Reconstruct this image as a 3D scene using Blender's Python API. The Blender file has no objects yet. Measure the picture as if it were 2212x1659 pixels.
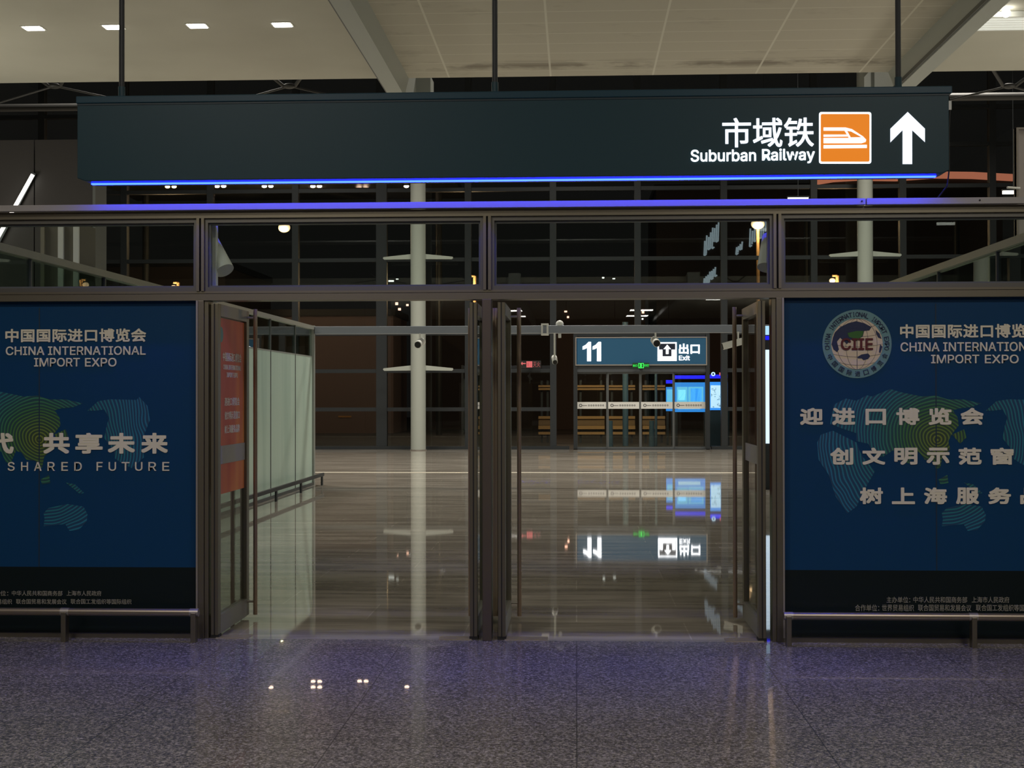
import bpy, bmesh, math, random
from mathutils import Vector, Matrix

S = bpy.context.scene
COL = S.collection
random.seed(7)

# ------------------------------------------------------------------ camera, world, exposure
FPX, YAW, PITCH, ROLL, HC = 2971.8, .046523, .008474, .001652, 1.7
fw = Vector((-math.sin(YAW) * math.cos(PITCH), math.cos(YAW) * math.cos(PITCH), math.sin(PITCH)))
_r0 = Vector((math.cos(YAW), math.sin(YAW), 0)); _u0 = _r0.cross(fw)
rt = _r0 * math.cos(ROLL) - _u0 * math.sin(ROLL)
up = _u0 * math.cos(ROLL) + _r0 * math.sin(ROLL)
EYE = Vector((0, 0, HC))
cd = bpy.data.cameras.new('camera'); cam = bpy.data.objects.new('camera', cd); COL.objects.link(cam)
cd.sensor_width = 36; cd.lens = 36 * FPX / 2212; cd.clip_end = 400
cam.matrix_world = Matrix(((rt.x, up.x, -fw.x, 0), (rt.y, up.y, -fw.y, 0), (rt.z, up.z, -fw.z, HC), (0, 0, 0, 1)))
S.camera = cam

S.view_settings.view_transform = 'Standard'; S.view_settings.look = 'None'
S.view_settings.gamma = 1; S.view_settings.use_curve_mapping = False
S.view_settings.exposure = 0.0
S.cycles.use_denoising = True
S.cycles.max_bounces = 10; S.cycles.transparent_max_bounces = 32
S.cycles.caustics_reflective = True; S.cycles.sample_clamp_indirect = 4.0

w = bpy.data.worlds.new('night'); S.world = w; w.use_nodes = True
w.node_tree.nodes['Background'].inputs[0].default_value = (.0085, .0078, .0070, 1)
w.node_tree.nodes['Background'].inputs[1].default_value = 1.0

def lamp(name, loc, size, power, color=(1, .93, .80), aim=(0, 0, -1), spread=180, size_y=None):
    d = bpy.data.lights.new(name, 'AREA'); d.energy = power; d.color = color
    d.shape = 'RECTANGLE' if size_y else 'SQUARE'; d.size = size
    if size_y: d.size_y = size_y
    d.spread = math.radians(spread)
    o = bpy.data.objects.new(name, d); COL.objects.link(o); o.location = loc
    o.rotation_euler = Vector(aim).to_track_quat('-Z', 'Y').to_euler()
    return o
# concourse in front of the gate: ceiling fittings above and behind the camera
for x, y in ((-4, 3), (4, 3), (-4, -3), (4, -3)):
    lamp('concourse_lamp', (x, y, 6.9), 1.4, 185, (1, .92, .83))
# atrium lamps high under the roof, over the far floor
for x in (-9, 0, 9):
    for y in (30, 37):
        lamp('atrium_lamp', (x, y, 13.0), 1.6, 560, (1, .93, .82), spread=130)
# hall lamps on the lower ceiling
for x in (-8.5, 7.5):
    for y in (13, 18):
        lamp('hall_lamp', (x, y, 6.85), 1.0, 75, (1, .93, .80))
# added unseen uplights that brighten the lower ceiling from both sides
for x, s in ((-12.5, 1), (11.5, -1)):
    for y in (10, 20):
        lamp('ceiling_fill_light', (x, y, 3.2), 1.2, 125, (1, .93, .78), (s * .45, 0, 1))
lamp('barrier_fill_light', (1.4, 44.3, 4.2), 5.0, 130, (1, .72, .42), (0, .9, -.5), 150, .3)  # added warm area light, unseen, that brightens the tan barriers outside
lamp('sign_underlight', (-.47, 9.42, 3.172), 5.85, 13, (.02, .05, 1), (0, -.28, -1), 46, .03)

# ------------------------------------------------------------------ helpers
def lin(c):
    return tuple((v / 255 / 12.92) if v / 255 <= .04045 else ((v / 255 + .055) / 1.055) ** 2.4 for v in c)
MATS = {}
def mat(name, col=(.5, .5, .5), rough=.5, metal=0, spec=.5, emit=None, es=0):
    m = bpy.data.materials.new(name); m.use_nodes = True
    b = m.node_tree.nodes['Principled BSDF']
    b.inputs['Base Color'].default_value = (*col, 1); b.inputs['Roughness'].default_value = rough
    b.inputs['Metallic'].default_value = metal; b.inputs['Specular IOR Level'].default_value = spec
    if emit:
        b.inputs['Emission Color'].default_value = (*emit, 1); b.inputs['Emission Strength'].default_value = es
    MATS[name] = m
    return m
def N(m, t, **kw):
    n = m.node_tree.nodes.new(t)
    for k, v in kw.items():
        if k in n.inputs.keys(): n.inputs[k].default_value = v
        else: setattr(n, k, v)
    return n
def L(m, a, b): m.node_tree.links.new(a, b)
def bsdf(m): return m.node_tree.nodes['Principled BSDF']
def math_node(m, op, a, b=None, clamp=False):
    n = m.node_tree.nodes.new('ShaderNodeMath'); n.operation = op; n.use_clamp = clamp
    for i, v in enumerate((a, b)):
        if v is None: continue
        if isinstance(v, (int, float)): n.inputs[i].default_value = v
        else: L(m, v, n.inputs[i])
    return n.outputs[0]
def mixcol(m, fac, a, b):
    n = m.node_tree.nodes.new('ShaderNodeMix'); n.data_type = 'RGBA'
    for s, v in ((0, fac), (6, a), (7, b)):
        if isinstance(v, (int, float)): n.inputs[s].default_value = v
        elif isinstance(v, tuple): n.inputs[s].default_value = (*v[:3], 1)
        else: L(m, v, n.inputs[s])
    return n.outputs[2]
def ramp(m, fac, stops):
    n = m.node_tree.nodes.new('ShaderNodeValToRGB'); L(m, fac, n.inputs[0])
    e = n.color_ramp.elements
    while len(e) < len(stops): e.new(.5)
    for k, (p, c) in enumerate(stops):
        e[k].position = p; e[k].color = (*c, 1) if isinstance(c, tuple) else (c, c, c, 1)
    return n.outputs[0]
def glass(name, tint=(.9, .95, .92), refl=.05, rough=0.0):
    m = bpy.data.materials.new(name); m.use_nodes = True
    nt = m.node_tree; nt.nodes.clear()
    out = nt.nodes.new('ShaderNodeOutputMaterial'); mx = nt.nodes.new('ShaderNodeMixShader')
    tr = nt.nodes.new('ShaderNodeBsdfTransparent'); gl = nt.nodes.new('ShaderNodeBsdfGlossy')
    tr.inputs[0].default_value = (*tint, 1); gl.inputs['Roughness'].default_value = rough
    lw = nt.nodes.new('ShaderNodeLayerWeight'); lw.inputs[0].default_value = .5
    p = math_node(m, 'POWER', lw.outputs['Facing'], 5)
    q = math_node(m, 'MULTIPLY_ADD', p, .9); q.node.inputs[2].default_value = refl
    L(m, q, mx.inputs[0]); L(m, tr.outputs[0], mx.inputs[1]); L(m, gl.outputs[0], mx.inputs[2])
    L(m, mx.outputs[0], out.inputs[0])
    MATS[name] = m
    return m

def at(px, py, Y):
    d = fw + rt * ((px - 1106) / FPX) - up * ((py - 829.5) / FPX)
    return EYE + d * (Y / d.y)
def atZ(px, py, Z):
    d = fw + rt * ((px - 1106) / FPX) - up * ((py - 829.5) / FPX)
    return EYE + d * ((Z - HC) / d.z)

ORG = {}
def thing(name, loc, label=None, cat=None, group=None, kind=None):
    o = bpy.data.objects.new(name, None); COL.objects.link(o); o.location = loc
    o.empty_display_size = .1
    ORG[o] = Vector(loc); tag(o, label, cat, group, kind)
    return o
def tag(o, label=None, cat=None, group=None, kind=None):
    if label: o['label'] = label
    if cat: o['category'] = cat
    if group: o['group'] = group
    if kind: o['kind'] = kind
    return o
def link(name, bm, m, parent=None, label=None, smooth=False, bevel=0, loc=None):
    """bm holds world coordinates; the object gets its parent's frame (or its own base point)."""
    me = bpy.data.meshes.new(name)
    bmesh.ops.recalc_face_normals(bm, faces=bm.faces)
    if parent is not None: org = ORG[parent] if loc is None else Vector(loc)
    else:
        xs = [v.co for v in bm.verts]
        org = Vector(loc) if loc is not None else Vector(((min(v.x for v in xs) + max(v.x for v in xs)) / 2, (min(v.y for v in xs) + max(v.y for v in xs)) / 2, min(v.z for v in xs)))
    bmesh.ops.translate(bm, verts=bm.verts, vec=-org)
    bm.to_mesh(me); bm.free()
    if smooth:
        me.shade_smooth()
        try: me.set_sharp_from_angle(angle=math.radians(40))
        except Exception: pass
    me.materials.append(m if not isinstance(m, str) else MATS[m])
    o = bpy.data.objects.new(name, me); COL.objects.link(o)
    if parent is not None:
        o.parent = parent; o.location = org - ORG[parent]
    else: o.location = org
    ORG[o] = org
    if label: o['label'] = label
    if bevel:
        b = o.modifiers.new('bevel', 'BEVEL'); b.width = bevel; b.segments = 2; b.limit_method = 'ANGLE'
    return o
def box(x0, x1, y0, y1, z0, z1, bm=None):
    bm = bm or bmesh.new()
    v = [bm.verts.new((x, y, z)) for x in (x0, x1) for y in (y0, y1) for z in (z0, z1)]
    for f in ((0, 1, 3, 2), (4, 6, 7, 5), (0, 4, 5, 1), (2, 3, 7, 6), (0, 2, 6, 4), (1, 5, 7, 3)):
        bm.faces.new([v[i] for i in f])
    return bm
def tube(p0, p1, r, bm=None, seg=16, r2=None):
    bm = bm or bmesh.new()
    p0, p1 = Vector(p0), Vector(p1); d = p1 - p0
    q = d.to_track_quat('Z', 'Y').to_matrix().to_4x4()
    bmesh.ops.create_cone(bm, cap_ends=True, segments=seg, radius1=r, radius2=r if r2 is None else r2, depth=d.length,
                          matrix=Matrix.Translation((p0 + p1) / 2) @ q)
    return bm
def bar(p0, p1, a, b, bm=None):
    """square bar from p0 to p1, a wide and b deep"""
    bm = bm or bmesh.new()
    p0, p1 = Vector(p0), Vector(p1); d = p1 - p0
    q = d.to_track_quat('Z', 'Y').to_matrix().to_4x4()
    bmesh.ops.create_cube(bm, size=1, matrix=Matrix.Translation((p0 + p1) / 2) @ q @ Matrix.Diagonal((a, b, d.length, 1)))
    return bm
def prism(poly, y0, y1, bm=None):
    """outline in (x, z), pulled from y0 to y1"""
    bm = bm or bmesh.new()
    A = [bm.verts.new((x, y0, z)) for x, z in poly]; B = [bm.verts.new((x, y1, z)) for x, z in poly]
    n = len(poly)
    bm.faces.new(A); bm.faces.new(list(reversed(B)))
    for i in range(n): bm.faces.new((A[i], B[i], B[(i + 1) % n], A[(i + 1) % n]))
    return bm
def ring(cx, cz, r0, r1, y0, y1, bm=None, seg=64):
    bm = bm or bmesh.new()
    V = [[bm.verts.new((cx + r * math.cos(2 * math.pi * k / seg), y, cz + r * math.sin(2 * math.pi * k / seg))) for k in range(seg)]
         for r, y in ((r0, y0), (r1, y0), (r1, y1), (r0, y1))]
    for i in range(4):
        for k in range(seg):
            j = (k + 1) % seg; bm.faces.new((V[i][k], V[i][j], V[(i + 1) % 4][j], V[(i + 1) % 4][k]))
    return bm
def disc(cx, cz, r, y0, y1, bm=None, seg=48):
    return prism([(cx + r * math.cos(2 * math.pi * k / seg), cz + r * math.sin(2 * math.pi * k / seg)) for k in range(seg)], y0, y1, bm)
def ball(c, r, bm=None, sx=1, sy=1, sz=1):
    bm = bm or bmesh.new()
    bmesh.ops.create_uvsphere(bm, u_segments=16, v_segments=10, radius=1, matrix=Matrix.Translation(c) @ Matrix.Diagonal((r * sx, r * sy, r * sz, 1)))
    return bm
def frame(x0, x1, z0, z1, y0, y1, t, bm=None, tb=None):
    tb = t if tb is None else tb
    bm = bm or bmesh.new()
    box(x0, x0 + t, y0, y1, z0, z1, bm); box(x1 - t, x1, y0, y1, z0, z1, bm)
    box(x0 + t, x1 - t, y0, y1, z1 - tb, z1, bm); box(x0 + t, x1 - t, y0, y1, z0, z0 + tb, bm)
    return bm
TXT = {}
FONT = None
try: FONT = bpy.data.fonts.load(bpy.utils.system_resource('DATAFILES', path='fonts') + '/Inter.woff2')   # Blender's own interface type
except Exception: pass
def glyphs(body, spacing=1.0):
    """flat outline faces of a line of writing in (x, y), from Blender's own type"""
    key = (body, spacing)
    if key not in TXT:
        c = bpy.data.curves.new('t', 'FONT'); c.body = body; c.size = 1; c.space_character = spacing
        if FONT and body.isascii(): c.font = FONT
        c.fill_mode = 'BOTH'; c.resolution_u = 4
        o = bpy.data.objects.new('t', c); COL.objects.link(o)
        dg = bpy.context.evaluated_depsgraph_get(); dg.update()
        TXT[key] = bpy.data.meshes.new_from_object(o.evaluated_get(dg))
        bpy.data.objects.remove(o); bpy.data.curves.remove(c)
    return TXT[key]
def text_bm(body, x0, x1, z0, z1, y, bold=0.0, spacing=1.0, thick=.003, bm=None):
    """writing stretched to the box x0..x1, z0..z1 on the plane y, facing -Y; heavier strokes are built up from shifted outlines"""
    bm = bm or bmesh.new(); t = bmesh.new(); t.from_mesh(glyphs(body, spacing))
    xs = [v.co.x for v in t.verts]; ys = [v.co.y for v in t.verts]
    a, b, c, d = min(xs), max(xs), min(ys), max(ys)
    g = bold * (z1 - z0)
    for v in t.verts:
        v.co = Vector((x0 + g + (v.co.x - a) / max(b - a, 1e-6) * (x1 - x0 - 2 * g), y, z0 + g + (v.co.y - c) / max(d - c, 1e-6) * (z1 - z0 - 2 * g)))
    r = bmesh.ops.extrude_face_region(t, geom=t.faces[:])
    bmesh.ops.translate(t, verts=[q for q in r['geom'] if isinstance(q, bmesh.types.BMVert)], vec=(0, -thick, 0))
    me = bpy.data.meshes.new('tmp'); t.to_mesh(me); t.free()
    steps = [(0, 0)] if not g else [(g * math.cos(k * math.pi / 4) * (1 if k % 2 == 0 else 1.25), g * math.sin(k * math.pi / 4) * (1 if k % 2 == 0 else 1.25)) for k in range(8)]
    for k, (dx, dz) in enumerate(steps):
        n0 = len(bm.verts); bm.from_mesh(me); bm.verts.ensure_lookup_table()
        for v in bm.verts[n0:]: v.co.x += dx; v.co.z += dz; v.co.y -= k * max(.0003, thick * .1)
    bpy.data.meshes.remove(me)
    return bm
def text_px(body, px0, px1, py0, py1, Y, bold=0.0, spacing=1.0, thick=.003, bm=None):
    a = at(px0, (py0 + py1) / 2, Y).x; b = at(px1, (py0 + py1) / 2, Y).x
    return text_bm(body, a, b, at((px0 + px1) / 2, py1, Y).z, at((px0 + px1) / 2, py0, Y).z, Y, bold, spacing, thick, bm)
def poly_px(pts, Y): return [(lambda p: (p.x, p.z))(at(x, y, Y)) for x, y in pts]
def copy_tree(o, parent=None):
    c = o.copy(); COL.objects.link(c)
    if parent is not None: c.parent = parent
    for ch in list(o.children): copy_tree(ch, c)
    return c

# ------------------------------------------------------------------ materials
steel = mat('brushed_steel', (.40, .37, .33), .40, .65)
bronze = mat('bronze_frame', (.25, .225, .165), .38, .92)
mat('handle_steel', (.42, .31, .23), .36, .7)  # warm reflection on the steel is put into its brown base colour
capm = mat('cap_metal', (.36, .345, .32), .42, .1)
darkm = mat('dark_grey_metal', (.030, .035, .038), .45, .3)
railm = mat('grey_metal', (.12, .13, .13), .45, .3)
blackm = mat('black_rubber', (.01, .01, .01), .6)
white = mat('white_paint', (.84, .86, .82), .45)
litfar = mat('lit_far_white', (.8, .8, .8), .5, emit=(.92, .95, 1), es=3.0)
colm = mat('column_paint', (.40, .43, .385), .4)
signm = mat('sign_teal', (.007, .040, .055), .45, 0, .35)
poster_blue = mat('poster_blue', (.003, .044, .125), .4, 0, .25)
poster_black = mat('poster_black', (.002, .008, .009), .3)
ink = mat('cream_ink', (.72, .68, .56), .6)
navy = mat('navy_ink', (.012, .022, .075), .6)
green_ink = mat('green_ink', (.03, .13, .02), .6)
red_ink = mat('red_ink', (.10, .006, .006), .6)
teal_ink = mat('teal_ink', (.13, .27, .30), .6)
litwhite = mat('lit_white', (.8, .8, .8), .5, emit=(.80, .88, 1), es=1.0)
litbright = mat('lit_bright_white', (.8, .8, .8), .5, emit=(.92, .95, 1), es=2.2)
litorange = mat('lit_orange', (.5, .2, .02), .5, emit=lin((225, 120, 8)), es=.85)
litteal = mat('lit_teal', (.01, .05, .08), .5, emit=lin((12, 66, 98)), es=.55)
litgreen = mat('lit_green', (.02, .3, .05), .5, emit=(.03, .75, .08), es=1.2)
litred = mat('lit_red', (.3, .05, .05), .5, emit=(.75, .16, .17), es=.6)
litblue = mat('lit_blue', (.02, .1, .3), .5, emit=lin((45, 140, 235)), es=1.0)
litcyan = mat('lit_cyan', (.1, .3, .4), .5, emit=lin((95, 190, 240)), es=1.0)
litpale = mat('lit_pale', (.5, .6, .7), .5, emit=lin((150, 205, 235)), es=1.0)
litdeep = mat('lit_deep_blue', (.02, .02, .3), .5, emit=(.002, .004, .75), es=1.5)
strip = mat('led_blue', (.02, .02, .3), .5, emit=(.003, .009, 1), es=62)
warm = mat('lamp_warm', (.8, .6, .4), .5, emit=(1, .66, .38), es=2)
warmdim = mat('lamp_reddish', (.8, .5, .4), .5, emit=(1, .52, .36), es=4)
canopyglow = mat('canopy_lamp_glow', (.8, .6, .5), .5, emit=(1, .62, .45), es=40)
canopyamber = mat('canopy_lamp_amber', (.8, .6, .4), .5, emit=(1, .60, .22), es=16)
lampw = mat('lamp_white', (.9, .9, .9), .5, emit=(1, .95, .84), es=14)
tubew = mat('tube_white', (.9, .9, .9), .5, emit=(1, .96, .86), es=3)
canopy_o = mat('canopy_orange_lit', (.6, .3, .2), .5, emit=lin((205, 120, 92)), es=1.0)  # emission stands in for light cast on the canopy
tan = mat('tan_wood', (.42, .24, .09), .6)
mat('tan_dark', (.20, .12, .05), .6)
asphalt = mat('asphalt', (.03, .03, .03), .9)
concrete = mat('outdoor_wall', (.16, .13, .135), .9)
wallgrey = mat('wall_grey', (.16, .15, .148), .7)
bluegrey = mat('blue_grey_paint', (.05, .10, .15), .5)
g_trans = glass('clear_glass', (.90, .93, .91), .035)
g_door = glass('door_glass', (.86, .91, .88), .04)
g_far = glass('curtain_glass', (.72, .76, .76), .05)
g_part = glass('partition_glass', (.62, .72, .67), .07)

film = mat('frosted_film', (.58, .70, .60), .35)
# faint slanting creases in the film
tc = N(film, 'ShaderNodeTexCoord'); mp = N(film, 'ShaderNodeMapping'); mp.inputs['Rotation'].default_value = (.32, 0, 0); mp.inputs['Scale'].default_value = (1, 1.5, .12)
nz = N(film, 'ShaderNodeTexNoise', Scale=1.6, Detail=3.0)
L(film, tc.outputs['Object'], mp.inputs[0]); L(film, mp.outputs[0], nz.inputs[0])
L(film, ramp(film, nz.outputs[0], [(.36, (.42, .57, .49)), (.5, (.50, .65, .56)), (.7, (.54, .68, .59))]), bsdf(film).inputs['Base Color'])

granite = mat('speckled_granite', (.2, .2, .2), .22)
tc = N(granite, 'ShaderNodeTexCoord')
n1 = N(granite, 'ShaderNodeTexNoise', Scale=62.0, Detail=4.0, Roughness=.8)
n2 = N(granite, 'ShaderNodeTexVoronoi', Scale=120.0)
n3 = N(granite, 'ShaderNodeTexNoise', Scale=.7, Detail=2.0)
for n in (n1, n2, n3): L(granite, tc.outputs['Object'], n.inputs['Vector'])
c = ramp(granite, n1.outputs[0], [(.36, (.025, .023, .022)), (.46, (.13, .12, .112)), (.54, (.27, .25, .232)), (.64, (.62, .575, .53))])
c = mixcol(granite, math_node(granite, 'MULTIPLY', n2.outputs['Distance'], .4, True), c, (.10, .10, .105))
br = N(granite, 'ShaderNodeTexBrick', Scale=1.0); br.offset = 0
br.inputs['Mortar Size'].default_value = .0035; br.inputs['Brick Width'].default_value = 1.2; br.inputs['Row Height'].default_value = 1.2
L(granite, tc.outputs['Object'], br.inputs[0])
L(granite, mixcol(granite, math_node(granite, 'MULTIPLY', br.outputs['Fac'], .7), c, (.03, .03, .03)), bsdf(granite).inputs['Base Color'])
L(granite, ramp(granite, n3.outputs[0], [(.3, .19), (.7, .27)]), bsdf(granite).inputs['Roughness'])
bsdf(granite).inputs['Coat Weight'].default_value = .35; bsdf(granite).inputs['Coat Roughness'].default_value = .015; bsdf(granite).inputs['Coat IOR'].default_value = 1.3

tile = mat('stone_tile', (.25, .23, .2), .1)
tc = N(tile, 'ShaderNodeTexCoord')
br = N(tile, 'ShaderNodeTexBrick', Scale=1.0); br.offset = .5
br.inputs['Mortar Size'].default_value = .005; br.inputs['Brick Width'].default_value = 1.6; br.inputs['Row Height'].default_value = .8
br.inputs['Color1'].default_value = (.42, .385, .325, 1); br.inputs['Color2'].default_value = (.52, .475, .41, 1); br.inputs['Mortar'].default_value = (.62, .58, .50, 1)
mp = N(tile, 'ShaderNodeMapping'); mp.inputs['Scale'].default_value = (.45, 4.2, 1)
n1 = N(tile, 'ShaderNodeTexNoise', Scale=1.4, Detail=5.0, Roughness=.65)
n2 = N(tile, 'ShaderNodeTexNoise', Scale=.35, Detail=2.0)
L(tile, tc.outputs['Object'], br.inputs[0]); L(tile, tc.outputs['Object'], mp.inputs[0]); L(tile, mp.outputs[0], n1.inputs['Vector']); L(tile, tc.outputs['Object'], n2.inputs['Vector'])
c = mixcol(tile, ramp(tile, n1.outputs[0], [(.40, .95), (.60, 0.0)]), br.outputs['Color'], (.27, .245, .205))
L(tile, c, bsdf(tile).inputs['Base Color'])
L(tile, ramp(tile, n2.outputs[0], [(.3, .02), (.7, .035)]), bsdf(tile).inputs['Roughness'])

plaster = mat('beige_ceiling', (.60, .57, .475), .8)
tc = N(plaster, 'ShaderNodeTexCoord'); nz = N(plaster, 'ShaderNodeTexNoise', Scale=.5, Detail=3.0); L(plaster, tc.outputs['Object'], nz.inputs['Vector'])
L(plaster, ramp(plaster, nz.outputs[0], [(.3, (.53, .52, .445)), (.7, (.60, .59, .51))]), bsdf(plaster).inputs['Base Color'])

panelc = mat('ceiling_panels', (.6, .57, .48), .75)
tc = N(panelc, 'ShaderNodeTexCoord'); sx = N(panelc, 'ShaderNodeSeparateXYZ'); L(panelc, tc.outputs['Object'], sx.inputs[0])
def near_line(v, pitch, half):
    f = math_node(panelc, 'FRACT', math_node(panelc, 'DIVIDE', v, pitch))
    d = math_node(panelc, 'ABSOLUTE', math_node(panelc, 'SUBTRACT', f, .5))
    return math_node(panelc, 'LESS_THAN', d, half / pitch)
lx = near_line(math_node(panelc, 'ADD', sx.outputs[0], .85 + 40 * 1.69 + .406), 1.69, .016)
ly = near_line(math_node(panelc, 'ADD', sx.outputs[1], .29 + .02), .575, .011)
st = N(panelc, 'ShaderNodeTexNoise', Scale=.9, Detail=4.0, Roughness=.7)
mp = N(panelc, 'ShaderNodeMapping'); mp.inputs['Scale'].default_value = (1, 1.6, 1)
L(panelc, tc.outputs['Object'], mp.inputs[0]); L(panelc, mp.outputs[0], st.inputs['Vector'])
# grey water stains, mostly along the far edge of the ceiling
edge = math_node(panelc, 'SUBTRACT', 1, math_node(panelc, 'ABSOLUTE', math_node(panelc, 'DIVIDE', math_node(panelc, 'SUBTRACT', sx.outputs[1], 22.05), .42)), True)
stain = math_node(panelc, 'MULTIPLY', ramp(panelc, st.outputs[0], [(.46, 0.0), (.60, 1.0)]), math_node(panelc, 'MULTIPLY_ADD', edge, .75), True)
stain.node.inputs[1].default_value = 1
soft = math_node(panelc, 'MULTIPLY', ramp(panelc, st.outputs[0], [(.58, 0.0), (.72, 1.0)]), .35)
base = mixcol(panelc, math_node(panelc, 'MULTIPLY', math_node(panelc, 'MAXIMUM', math_node(panelc, 'MULTIPLY', ramp(panelc, st.outputs[0], [(.44, 0.0), (.58, 1.0)]), edge), soft), .8), (.58, .55, .46), (.20, .17, .13))
base = mixcol(panelc, math_node(panelc, 'MULTIPLY', lx, .8), base, (.80, .78, .68))
base = mixcol(panelc, math_node(panelc, 'MULTIPLY', ly, .8), base, (.75, .73, .63))
L(panelc, base, bsdf(panelc).inputs['Base Color'])

# printed world map: rings of fine lines around one point, green near it and blue further out
mapm = mat('map_print', (.02, .2, .3), .5)
tc = N(mapm, 'ShaderNodeTexCoord'); nz = N(mapm, 'ShaderNodeTexNoise', Scale=2.2, Detail=2.0); L(mapm, tc.outputs['Object'], nz.inputs['Vector'])
vm = N(mapm, 'ShaderNodeVectorMath', operation='LENGTH'); L(mapm, tc.outputs['Object'], vm.inputs[0])
dist = vm.outputs['Value']
wob = math_node(mapm, 'ADD', dist, math_node(mapm, 'MULTIPLY', nz.outputs[0], .14))
sn = math_node(mapm, 'SINE', math_node(mapm, 'MULTIPLY', wob, 2 * math.pi / .0225))
lines = ramp(mapm, math_node(mapm, 'MULTIPLY_ADD', sn, .5), [(.50, 0.0), (.85, 1.0)]); 
lines.node.inputs[0].links[0].from_node.inputs[2].default_value = .5
hue = ramp(mapm, dist, [(0.02, (.17, .22, .03)), (.22, (.045, .18, .045)), (.42, (.010, .18, .19)), (.75, (.010, .17, .30)), (1.0, (.008, .11, .25))])
under = ramp(mapm, dist, [(0.02, (.030, .055, .02)), (.28, (.008, .058, .065)), (.5, (.005, .048, .12)), (1.0, (.005, .046, .125))])
L(mapm, mixcol(mapm, lines, under, hue), bsdf(mapm).inputs['Base Color'])

redm = mat('orange_red_print', (.6, .1, .03), .4)
tc = N(redm, 'ShaderNodeTexCoord'); mp = N(redm, 'ShaderNodeMapping'); mp.inputs['Rotation'].default_value = (.25, 0, 0); mp.inputs['Scale'].default_value = (1, 1.6, .35)
nz = N(redm, 'ShaderNodeTexNoise', Scale=2.0, Detail=1.0); L(redm, tc.outputs['Object'], mp.inputs[0]); L(redm, mp.outputs[0], nz.inputs['Vector'])
L(redm, ramp(redm, nz.outputs[0], [(.38, (.50, .055, .035)), (.52, (.62, .12, .04)), (.66, (.75, .26, .06))]), bsdf(redm).inputs['Base Color'])

# ------------------------------------------------------------------ the setting: floors and ceilings
YW = 9.56                      # front face of the gate wall
YG = 43.6                      # far curtain wall
tag(link('floor', box(-14, 14, -8, YW, -.2, 0), granite), kind='structure')
tag(link('floor', box(-26, 26, YW, YG - .15, -.2, -.0), tile, loc=(0, YW, -.2)), kind='structure')
tag(link('floor', box(-26, 26, 30.25, 30.47, -.01, .004), mat('metal_joint', (.75, .70, .58), .35, .2)), kind='structure')
tag(link('ceiling', box(-24, -2.90, -8, 22.8, 7, 7.25), plaster), kind='structure')
tag(link('ceiling', box(-2.85, 5.2, -8, 22.8, 7, 7.25), panelc, loc=(0, 0, 7)), kind='structure')
tag(link('ceiling', box(5.25, 24, -8, 22.8, 7, 7.25), plaster), kind='structure')
# ceiling beams running into the hall
def ceiling_beam(xa, xb, label):
    t = thing('ceiling_beam', ((xa + xb) / 2, 8, 6.58), label, 'beam', 'pale beams under the ceiling')
    link('beam_web', box(xa, xb, -8, 24.4, 6.58, 7.3), mat('beam_paint', (.46, .49, .46), .5), t)
    link('flange', box(xa - .03, xa + .02, -8, 23.6, 6.60, 6.66), railm, t)
    link('end_plate', prism([(xa - .05, 6.55), (xb + .05, 6.55), (xb + .25, 6.9), (xb + .25, 7.3), (xa - .05, 7.3)], 23.9, 24.45), MATS['beam_paint'], t)
ceiling_beam(-3.03, -2.78, 'pale ceiling beam left of the centre, between plain and panelled ceiling')
ceiling_beam(5.13, 5.38, 'pale ceiling beam at right, beside the louvred ceiling light')

# ------------------------------------------------------------------ gate wall
wf = thing('wall_front', (0, YW, 0), kind='structure')
XL, XR = -6.6, 5.4
ZC0, ZC1 = 3.004, 3.046
link('cap_rail', box(XL, 1.98, 9.50, 9.56, ZC0, ZC1), capm, wf)
link('cap_rail', box(1.99, XR, 9.50, 9.56, ZC0, ZC1), capm, wf)
link('bolt', tube((1.955, 9.495, 3.026), (1.955, 9.505, 3.026), .006), blackm, wf)
link('bolt', tube((2.75, 9.495, 3.026), (2.75, 9.505, 3.026), .006), blackm, wf)
link('top_beam', box(XL, XR, 9.555, 9.60, 2.972, ZC0 - .002), bronze, wf)
link('top_beam', box(XL, XR, 9.555, 9.66, 2.952, 2.972), bronze, wf)
link('header', box(XL, XR, 9.55, 9.70, 2.372, 2.418), bronze, wf)
link('header', box(XL, XR, 9.56, 9.69, 2.422, 2.438), bronze, wf)
for a, b in ((-2.654, -2.612), (1.379, 1.419)):
    link('jamb', box(a, b, 9.55, 9.70, 0, 2.372), bronze, wf, bevel=.003)
for a, b in ((-2.612, -2.582), (1.349, 1.379)):
    link('jamb', box(a, b, 9.565, 9.69, 0, 2.372), bronze, wf, bevel=.003)
link('centre_post', box(-.652, -.588, 9.53, 9.70, 0, 2.372), mat('post_bronze', (.22, .185, .15), .36, .9), wf, bevel=.004)
for a in (-2.665, -.644, 1.362):
    link('mullion', box(a, a + .020, 9.55, 9.69, 2.438, 2.952), bronze, wf)
    link('mullion', box(a + .034, a + .054, 9.55, 9.69, 2.438, 2.952), bronze, wf)
    link('mullion', box(a + .020, a + .034, 9.575, 9.68, 2.438, 2.952), blackm, wf)
for a, b in ((XL, -2.654), (1.419, XR)):
    link('plinth', box(a, b, 9.555, 9.69, 0, .03), bronze, wf)
    link('back_board', box(a, b, 9.64, 9.68, .03, 2.372), wallgrey, wf)
for a, b in ((-2.667, -2.654), (1.419, 1.432)):
    link('edge_strip', box(a, b, 9.548, 9.64, .03, 2.372), steel, wf)
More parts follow.
